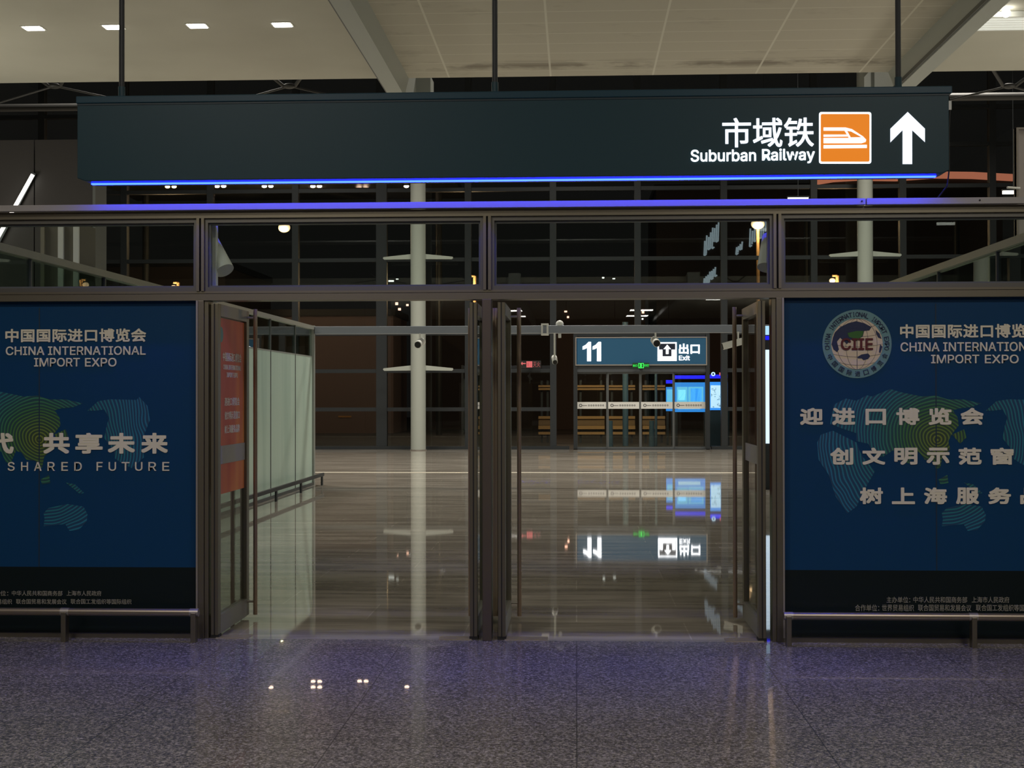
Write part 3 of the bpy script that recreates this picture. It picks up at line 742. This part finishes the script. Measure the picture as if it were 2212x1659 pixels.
for dx in (0, 95):
    link('digit', prism([(lambda p: (p.x, p.z))(cA(x + dx, y)) for x, y in ((757, 437), (782, 437), (782, 620), (744, 620), (744, 492), (724, 504), (702, 510), (702, 480), (732, 464))], YS - .012, YS), litfar, es)
far_text('出口', 1622, 1820, 452, 552, .03, litfar, 'chinese_lettering', es)
far_text('Exit', 1622, 1725, 566, 612, .02, litfar, 'english_lettering', es)
def pA(pts): return [(lambda p: (p.x, p.z))(cA(x, y)) for x, y in pts]
a, b = cA(1418, 618), cA(1600, 439)
pf = link('pictogram_field', box(a.x, b.x, YS - .004, YS, a.z, b.z), mat('field_navy', (.006, .012, .03), .5), es)
bm = frame(a.x, b.x, a.z, b.z, YS - .012, YS, .04)
prism(pA([(1434, 510), (1464, 510), (1464, 575), (1552, 575), (1552, 510), (1584, 510), (1584, 603), (1434, 603)]), YS - .012, YS, bm)
prism(pA([(1510, 463), (1545, 505), (1522, 503), (1522, 552), (1497, 552), (1497, 503), (1475, 505)]), YS - .012, YS, bm)
link('exit_pictogram', bm, litfar, pf)
# green emergency exit light
YE = 43.18
a, b = cA(1176, 690), cA(1336, 637)
ge = thing('emergency_light', ((a.x + b.x) / 2, YE, a.z), 'small green emergency exit light under the number 11 sign', 'exit light')
link('case', box(a.x, b.x, YE, YE + .06, a.z, b.z), mat('case_green', (.01, .05, .02), .5), ge)
far_text('出口', 1180, 1222, 652, 674, .02, litgreen, 'chinese_lettering', ge, YE)
far_text('EXIT', 1288, 1334, 652, 672, .02, litgreen, 'english_lettering', ge, YE)
bm = frame(cA(1230, 0).x, cA(1282, 0).x, cA(1250, 688).z, cA(1250, 640).z, YE - .01, YE, .02)
ball(Vector((cA(1256, 653).x, YE - .005, cA(1256, 653).z)), .03, bm, 1, .3, 1); prism(pA([(1248, 658), (1268, 662), (1262, 675), (1272, 686), (1264, 688), (1252, 676), (1244, 688), (1238, 684), (1248, 672)]), YE - .01, YE, bm)
link('running_figure', bm, litgreen, ge)
link('sensor', ball(Vector((cA(1256, 712).x, YE + .03, a.z - .02)), .045), blackm, ge, smooth=True)
link('bracket', box(cA(1250, 0).x, cA(1262, 0).x, YE + .06, YS - .02, a.z + .14, a.z + .2), darkm, ge)
# red fire sign
a, b = cA(108, 690), cA(298, 615); YF = 43.3
fs = thing('fire_sign', ((a.x + b.x) / 2, YF, a.z), 'small glowing red fire equipment sign with an arrow pointing left', 'sign')
link('case', box(a.x - .02, b.x + .02, YF, YF + .05, a.z, b.z), blackm, fs)
bm = prism(pA([(108, 642), (128, 626), (128, 638), (158, 638), (158, 648), (128, 648), (128, 660)]), YF - .01, YF); link('arrow', bm, litred, fs)
link('pictogram', frame(cA(164, 0).x, cA(220, 0).x, cA(190, 680).z, cA(190, 622).z, YF - .01, YF, .045), litred, fs)
link('bottle', box(cA(180, 0).x, cA(206, 0).x, YF - .012, YF, cA(190, 668).z, cA(190, 634).z), litred, fs)
far_text('灭火', 228, 296, 626, 676, 0, mat('dim_red', (.2, .05, .05), .5, emit=(.5, .10, .11), es=.5), 'chinese_lettering', fs, YF)
link('bracket', box((a.x + b.x) / 2 - .03, (a.x + b.x) / 2 + .03, YF + .05, YG - .05, 2.49, 2.6), darkm, fs)

# ------------------------------------------------------------------ ceiling lights
dl = thing('downlight', (0, 0, 7), 'square ceiling downlight', 'ceiling light', 'row of downlights on the plain ceiling')
ORG[dl] = Vector((0, 0, 0)); dl.location = (0, 0, 0)
link('lamp_face', box(-.125, .125, -.10, .10, 6.985, 6.995), lampw, dl)
link('trim_ring', frame(-.135, .135, -.18, .18, 0, .02, .02) if False else box(-.15, .15, -.125, .125, 6.992, 7.0), white, dl)
LB = ['bright ceiling downlight nearest the left edge, leftmost in its row', 'bright ceiling downlight beside the left hanging pole of the sign', 'bright ceiling downlight, third from the left in its row', 'bright ceiling downlight nearest the pale ceiling beam']
for i, px in enumerate((67, 244, 428, 613)):
    o = dl if i == 0 else copy_tree(dl)
    p = atZ(px, 57, 7.0); o.location = (p.x, 19.4, 0); o['label'] = LB[i]
    lamp('downlight_lamp', (p.x, 19.4, 6.97), .25, 16, (1, .93, .80), spread=150)
lv = thing('louvre_light', (6.6, 19.5, 7), 'long louvred ceiling light at the upper right corner', 'ceiling light')
x0, x1 = 5.62, 9.5
link('lamp_face', box(x0, x1, 19.30, 19.95, 6.96, 6.97), mat('louvre_glow', (.9, .9, .9), .5, emit=(1, .98, .92), es=1.1), lv)
bm = box(x0 - .04, x1 + .04, 19.25, 19.29, 6.92, 6.995); box(x0 - .04, x1 + .04, 19.96, 20.0, 6.92, 6.995, bm); box(x0 - .04, x0, 19.29, 19.96, 6.92, 6.995, bm); box(x1, x1 + .04, 19.29, 19.96, 6.92, 6.995, bm)
link('case', bm, white, lv)
for i in range(5): link('louvre', box(x0, x1, 19.36 + i * .12, 19.375 + i * .12, 6.93, 6.96), white, lv)
lamp('louvre_lamp', (7.5, 19.6, 6.9), 3.0, 40, (1, .97, .9), size_y=.5)
tag(link('bulb', ball(atZ(2173, 28, 6.93), .06), lampw), 'small bright bulb on the far edge of the louvred ceiling light', 'light')

# roof edge tubes and tie rods beyond the ceiling edge
tag(link('roof_tube', tube((-20, 30, 8.12), (18.6, 30, 8.12), .085), mat('tube_grey', (.05, .05, .048), .5)), 'long grey roof tube crossing behind the sign below the ceiling edge', 'tube')
def brace(px, label):
    c = at(px, 186, 23.6); 
    t = thing('roof_brace', c, label, 'brace', 'thin tie rods below the ceiling edge')
    for s in (-1, 1):
        link('tie_rod', tube(c, c + Vector((s * 1.25, .4, -.22)), .018), MATS['tube_grey'], t)
        link('hanger_arm', tube(c + Vector((s * .1, 0, 0)), c + Vector((s * .5, -.5, .30)), .03), MATS['tube_grey'], t)
    link('hub', ball(c, .08, None, 1.4, 1, .6), MATS['tube_grey'], t, smooth=True)
brace(118, 'thin tie rods meeting under the ceiling edge at far left')
brace(625, 'thin tie rods meeting under the ceiling edge left of the pale beam')
brace(2180, 'thin tie rods meeting under the ceiling edge at far right')

# pale board at the right edge, cabinet behind the left partition
a, b = at(2196, 515, 14), at(2196, 276, 14)
pb = thing('hanging_board', (a.x + .5, 14, a.z), 'pale board cut by the right edge of the photo, beside the sign cable', 'board')
link('board_panel', box(a.x, a.x + 1.0, 14, 14.06, a.z, b.z), mat('board_pale', (.45, .41, .39), .6), pb)
link('board_frame', frame(a.x, a.x + 1.0, a.z, b.z, 13.98, 14.08, .02), steel, pb)
link('support_arm', tube((a.x + .02, 13.96, at(2196, 408, 14).z), (a.x - .12, 13.9, at(2180, 408, 14).z), .012), white, pb)
link('suspension_rod', tube((a.x + .5, 14.03, b.z), (a.x + .5, 14.03, 7), .015), darkm, pb)
kx0, kx1 = at(94, 500, 14).x, at(180, 500, 14).x
kb = thing('upright', ((kx0 + kx1) / 2, 14.2, 0), 'tall narrow cabinet with white strips rising behind the left partition', 'upright')
link('upright_body', box(kx0 - .02, kx1 - .05, 14.0, 14.5, 0, 3.50), mat('upright_brown', (.16, .15, .12), .6), kb)  # plain brown box with pale strips up its front
for px in (133, 166):
    x = at(px, 500, 14).x; link('white_strip', box(x - .028, x + .028, 13.97, 14.0, .1, 3.49), white, kb)
link('post_strip', box(kx0 - .02, kx0 + .02, 13.97, 14.0, .1, 3.49), mat('strip_tan', (.28, .26, .2), .6), kb)

# ------------------------------------------------------------------ lit display totem behind the right door leaf
a, b = at(1650, 958, 25.0), at(1668, 740, 25.0)
kt = thing('display_totem', (a.x + .35, 25, 0), 'tall lit white display screen glimpsed between right door leaf and jamb', 'display')
link('case', box(a.x - .04, a.x + .75, 25.02, 25.14, 0, 2.95), darkm, kt)
link('screen', box(a.x, a.x + .71, 25.0, 25.02, a.z, b.z - .13), mat('screen_white', (.6, .6, .6), .5, emit=lin((205, 232, 255)), es=1.1), kt)
link('blue_band', box(a.x, a.x + .71, 25.0, 25.02, b.z + .05, b.z + .12), litdeep, kt)
link('header_panel', box(a.x, a.x + .71, 25.0, 25.02, b.z + .14, b.z + .30), litpale, kt)

# ------------------------------------------------------------------ outside the glass
tag(link('pavement', box(-40, 40, YG + .16, 110, -.25, -.02), asphalt), 'dark pavement outside the glass wall', 'pavement')
# tan barrier rails, one run either side of a gap
YB = 50.0
def barrier(px0, px1, label):
    x0, x1 = at(px0, 900, YB).x, at(px1, 900, YB).x
    t = thing('barrier', ((x0 + x1) / 2, YB, -.02), label, 'barrier', 'tan barriers outside the glass')
    m_ = (px0 + px1) / 2
    for ya, yb_, mm, d_ in ((832, 836.5, tan, 0), (838.5, 842.5, tan, 0), (899, 905, tan, .05), (906, 919, MATS['tan_dark'], .12), (919.5, 927, tan, -.05), (933, 938.5, tan, 0)):
        link('rail', box(x0, x1, YB + d_, YB + d_ + .06, at(m_, yb_, YB).z, at(m_, ya, YB).z), mm, t)
    for x in (x0 + .12, x1 - .12): link('post', box(x - .04, x + .04, YB + .18, YB + .26, -.02, 2.25), darkm, t)
barrier(1247, 1306, 'tan barrier behind the leftmost far door leaf')
barrier(1315, 1372, 'tan barrier behind the second far door leaf from the left')
barrier(1388, 1437, 'tan barrier behind the third far door leaf')
barrier(1163, 1190, 'short tan barrier beyond the glass left of the exit doors')
def board(px0, px1, py0, py1, Y, label, inner):
    a, b = at(px0, py1, Y), at(px1, py0, Y)
    t = thing('information_board', ((a.x + b.x) / 2, Y, -.02), label, 'board', 'glowing blue information boards outside')
    link('panel', box(a.x, b.x, Y, Y + .1, a.z, b.z), litblue, t)
    for x in (a.x + .05, b.x - .05): link('leg', box(x - .04, x + .04, Y + .02, Y + .1, -.02, a.z), darkm, t)
    for (u0, u1, v0, v1, m_) in inner:
        link('inset', box(a.x + (b.x - a.x) * u0, a.x + (b.x - a.x) * u1, Y - .012, Y, a.z + (b.z - a.z) * v0, a.z + (b.z - a.z) * v1), m_, t)
    link('blue_band', box(a.x, b.x, Y, Y + .1, b.z + .12, b.z + .24), litdeep, t)
    return t, a, b
board(1439, 1455, 836, 888, 47.6, 'narrow glowing blue board behind the third far door leaf', [(.1, .95, .25, .9, litcyan)])
board(1458, 1526, 826, 890, 47.0, 'wide glowing blue map board behind the rightmost far door leaf', [(.06, .4, .3, .85, litcyan), (.42, .9, .28, .85, litcyan), (.1, .34, .4, .75, litpale), (.5, .85, .36, .8, litblue), (.1, .8, .10, .2, litpale)])
t, a, b = board(1534, 1572, 825, 886, 46.0, 'glowing pale map board right of the exit doors', [(.03, .97, .08, .88, litpale)])
bm = bmesh.new(); rr = random.Random(3)
for i in range(26):
    x = a.x + (b.x - a.x) * rr.uniform(.08, .85); z = a.z + (b.z - a.z) * rr.uniform(.12, .82)
    for j in range(3):
        dx, dz = (rr.uniform(-.07, .07), 0) if (i + j) % 2 else (0, rr.uniform(-.09, .09))
        x2 = min(max(x + dx, a.x + .04), b.x - .04); z2 = min(max(z + dz, a.z + .1), b.z - .14)
        if abs(x2 - x) + abs(z2 - z) > .01: bar((x, 45.982, z), (x2, 45.982, z2), .009, .009, bm)
        x, z = x2, z2
link('base', box(a.x, b.x + .05, 46.0, 46.3, -.02, a.z - .03), mat('base_navy', (.012, .03, .045), .4), t)
link('map_lines', bm, mat('map_line', (.1, .2, .3), .5), t)
cpt = at(1555, 808, 46.0)
link('header_mark', ring(cpt.x - .22, cpt.z, .03, .07, 45.98, 46.0, None, 16), litpale, t)
link('red_mark', box(cpt.x - .02, cpt.x + .2, 45.98, 46.0, cpt.z - .05, cpt.z + .05), litred, t)
tag(link('pillar', tube((at(1351, 900, 47).x, 47, -.02), (at(1351, 900, 47).x, 47, 4.2), .10), bluegrey), 'blue grey pillar behind the second far door leaf', 'pillar')
tag(link('pillar', tube((at(1417, 900, 47).x, 47, -.02), (at(1417, 900, 47).x, 47, 2.9), .045), bluegrey), 'slim blue grey pillar behind the third far door leaf', 'pillar')
for px, lb in ((1318, 'tall blue grey bollard near the second far door leaf'), (1408, 'tall blue grey bollard near the third far door leaf')):
    x = at(px, 930, 46.5).x
    tag(link('bollard', tube((x, 46.5, -.02), (x, 46.5, .85), .10, None, 16, .085), bluegrey), lb, 'bollard')

# dark outdoor canopy with its row of warm lamps
cn = thing('outdoor_canopy', (-11, 56, 0), 'dark outdoor canopy roof high behind the glass at left', 'canopy')
link('roof_slab', box(-20, -5, 53, 62, 10.62, 10.9), darkm, cn)
for x, lb in ((-19, 'dark post of the outdoor canopy, behind the grey wall block'), (-6, 'dark post of the outdoor canopy left of the pale column')):
    tag(link('canopy_post', tube((x, 60, -.02), (x, 60, 10.62), .15), darkm), lb, 'post')
for i, (px, py, m_) in enumerate(((369, 402, canopyamber), (476, 401, canopyglow), (578, 401, canopyglow), (683, 401, canopyglow), (683, 410, canopyglow), (783, 410, canopyglow), (885, 401, canopyglow))):
    p = atZ(px, py, 10.56)
    o = thing('canopy_lamp', (p.x, p.y, 10.56), ['warm canopy lamp glowing below the left end of the sign', 'reddish canopy lamp, second from the left under the sign', 'reddish canopy lamp, third from the left under the sign',
              'reddish canopy lamp, upper of the close pair', 'reddish canopy lamp, lower of the close pair', 'reddish canopy lamp between the close pair and the column', 'reddish canopy lamp just left of the pale column'][i], 'lamp', 'lamps under the outdoor canopy')
    for s in (-.14, .14):
        link('bulb', ball((p.x + s, p.y, 10.53), .075, None, 1.4, 1, .8), m_, o, smooth=True)
    link('plate', box(p.x - .3, p.x + .3, p.y - .1, p.y + .1, 10.56, 10.62), darkm, o)
# street lamps
def street_lamp(px, py, Y, label, r=.16, arm=0):
    p = at(px, py, Y)
    t = thing('street_lamp', (p.x, Y, -.02), label, 'street lamp', 'street lamps outside the glass')
    link('pole', tube((p.x + arm, Y, -.02), (p.x + arm, Y, p.z + .2), .07), mat('pole_warm', (.35, .22, .10), .6) if 'pole_warm' not in MATS else MATS['pole_warm'], t)
    if arm: link('arm', tube((p.x + arm, Y, p.z + .2), (p.x, Y, p.z + .2), .05), MATS['pole_warm'], t)
    link('lamp_head', ball((p.x, Y, p.z), r, None, 1.3, 1, 1), warm, t, smooth=True)
    d = bpy.data.lights.new('street_light', 'POINT'); d.energy = 320; d.color = (1, .6, .3); d.shadow_soft_size = .05
    o = bpy.data.objects.new('street_light', d); COL.objects.link(o); o.location = (p.x, Y - .5, p.z - .3)
street_lamp(614, 492, 58, 'bright street lamp seen through the glass over the left doorway', .20, .45)
street_lamp(1637, 484, 58, 'bright street lamp on a warm lit pole over the right doorway', .22)
street_lamp(1010, 607, 56, 'street lamp seen just left of the central glass mullion', .065, .3)
street_lamp(375, 621, 57, 'white street lamp above the left poster corner', .10, .2)
street_lamp(1798, 606, 57, 'white street lamp over the globe emblem', .10, .2)

# buildings across the road
def building(x0, x1, y0, y1, h, m_, label, lights):
    t = thing('building', ((x0 + x1) / 2, (y0 + y1) / 2, -.02), label, 'building', 'dark buildings across the road')
    link('facade', box(x0, x1, y0, y1, -.02, h), m_, t)
    link('parapet', box(x0 - .1, x1 + .1, y0 - .1, y1, h, h + .3), darkm, t)
    for px, py, wpx, hpx, mm in lights:
        p = at(px, py, y0)
        link('facade_spot', box(p.x - wpx * .01, p.x + wpx * .01, y0 - .03, y0 + .02, p.z - hpx * .01, p.z + hpx * .01), mm, t)  # small flat spots on the facade, most of them glowing
    return t
dkw = mat('night_wall', (.06, .05, .048), .9)
building(-15.5, -8.4, 63, 68, 5.4, concrete, 'low pinkish building behind the glass of the left doorway', [(745, 900, 30, 4, tan)])
building(-8.2, 3.5, 70, 80, 6.6, dkw, 'dark building with red lights behind the central column', [(857, 656, 7, 7, warmdim), (880, 659, 6, 5, warmdim), (863, 668, 7, 6, warmdim), (868, 690, 3, 14, tubew), (845, 607, 14, 4, tubew), (858, 603, 6, 2, tubew), (1198, 683, 5, 7, tubew), (1222, 673, 7, 4, warmdim), (1227, 685, 5, 5, warmdim), (1389, 674, 6, 7, warmdim), (1388, 689, 4, 4, tubew)])
LONG = building(4.2, 22, 72, 80, 12.4, dkw, 'long dark building behind the upper right panes', [(1735, 621, 14, 7, warmdim), (1303, 600, 6, 4, tubew), (1326, 602, 7, 3, tubew)])
building(-36, -17, 66, 76, 8.0, dkw, 'dark building at far left beyond the grey wall block', [])
# lit canopy edge at right; light falling on it is put in as emission
oc = thing('lit_canopy_edge', (14, 64, 0), 'orange lit canopy edge with set-in glow high outside, right of the sign', 'cornice')
pts = [(1764, 392), (1800, 386), (1850, 383), (1935, 384), (2020, 378), (2100, 379), (2192, 384)]
bm = bmesh.new()
for (xa, ya), (xb, yb_) in zip(pts, pts[1:]):
    bar(at(xa, ya, 62), at(xb, yb_, 62), .14, .3, bm)
link('canopy_edge', bm, canopy_o, oc)
link('roof', box(at(1764, 380, 62).x, at(2195, 380, 62).x, 62.2, 70, 11.0, 11.4), darkm, oc)
for x in (11, 18): link('post', tube((x, 66, -.02), (x, 66, 11), .15), darkm, oc)
# white strip lights hung in the atrium
for px0, px1, py, lb in ((1702, 1746, 431, 'white strip light just above the blue lit rail, left of the right column'), (2166, 2212, 416, 'white strip light at the right edge of the photo beside the pale board')):
    a, b = at(px0, py, 40), at(px1, py, 40)
    t = thing('strip_light', ((a.x + b.x) / 2, 40, a.z), lb, 'light', 'white strip lights in the atrium')
    link('tube', box(a.x, b.x, 39.96, 40.04, a.z - .04, a.z + .05), tubew, t)
    link('case', box(a.x - .02, b.x + .02, 39.94, 40.06, a.z + .05, a.z + .09), darkm, t)
    link('rod', tube(((a.x + b.x) / 2, 40, a.z + .09), ((a.x + b.x) / 2, 40, 13.2), .012), darkm, t)
tag(link('ceiling', box(-20.4, 19, 22.8, YG + .2, 13.2, 13.5), mat('dark_roof', (.02, .02, .02), .9)), kind='structure')

# mirrored writing in the glass, built as glowing strokes on the long dark building
mat('reflection_glow', (.5, .55, .6), .5, emit=(.45, .52, .60), es=.7)
def reflection_strokes(px0, px1, py0, py1, n):
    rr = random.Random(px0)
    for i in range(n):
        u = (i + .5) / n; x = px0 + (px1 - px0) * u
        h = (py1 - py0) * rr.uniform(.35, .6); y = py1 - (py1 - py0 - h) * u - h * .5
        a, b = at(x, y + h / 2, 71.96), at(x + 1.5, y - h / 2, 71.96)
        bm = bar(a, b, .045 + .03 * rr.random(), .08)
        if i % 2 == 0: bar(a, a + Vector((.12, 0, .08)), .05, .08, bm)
        link('reflection_stroke', bm, MATS['reflection_glow'], LONG, 'pale glowing stroke standing in for a reflection')
for q in ((1519, 1553, 478, 555, 8), (1518, 1546, 575, 622, 7), (1588, 1604, 520, 552, 4), (1617, 1656, 465, 535, 8)): reflection_strokes(*q)
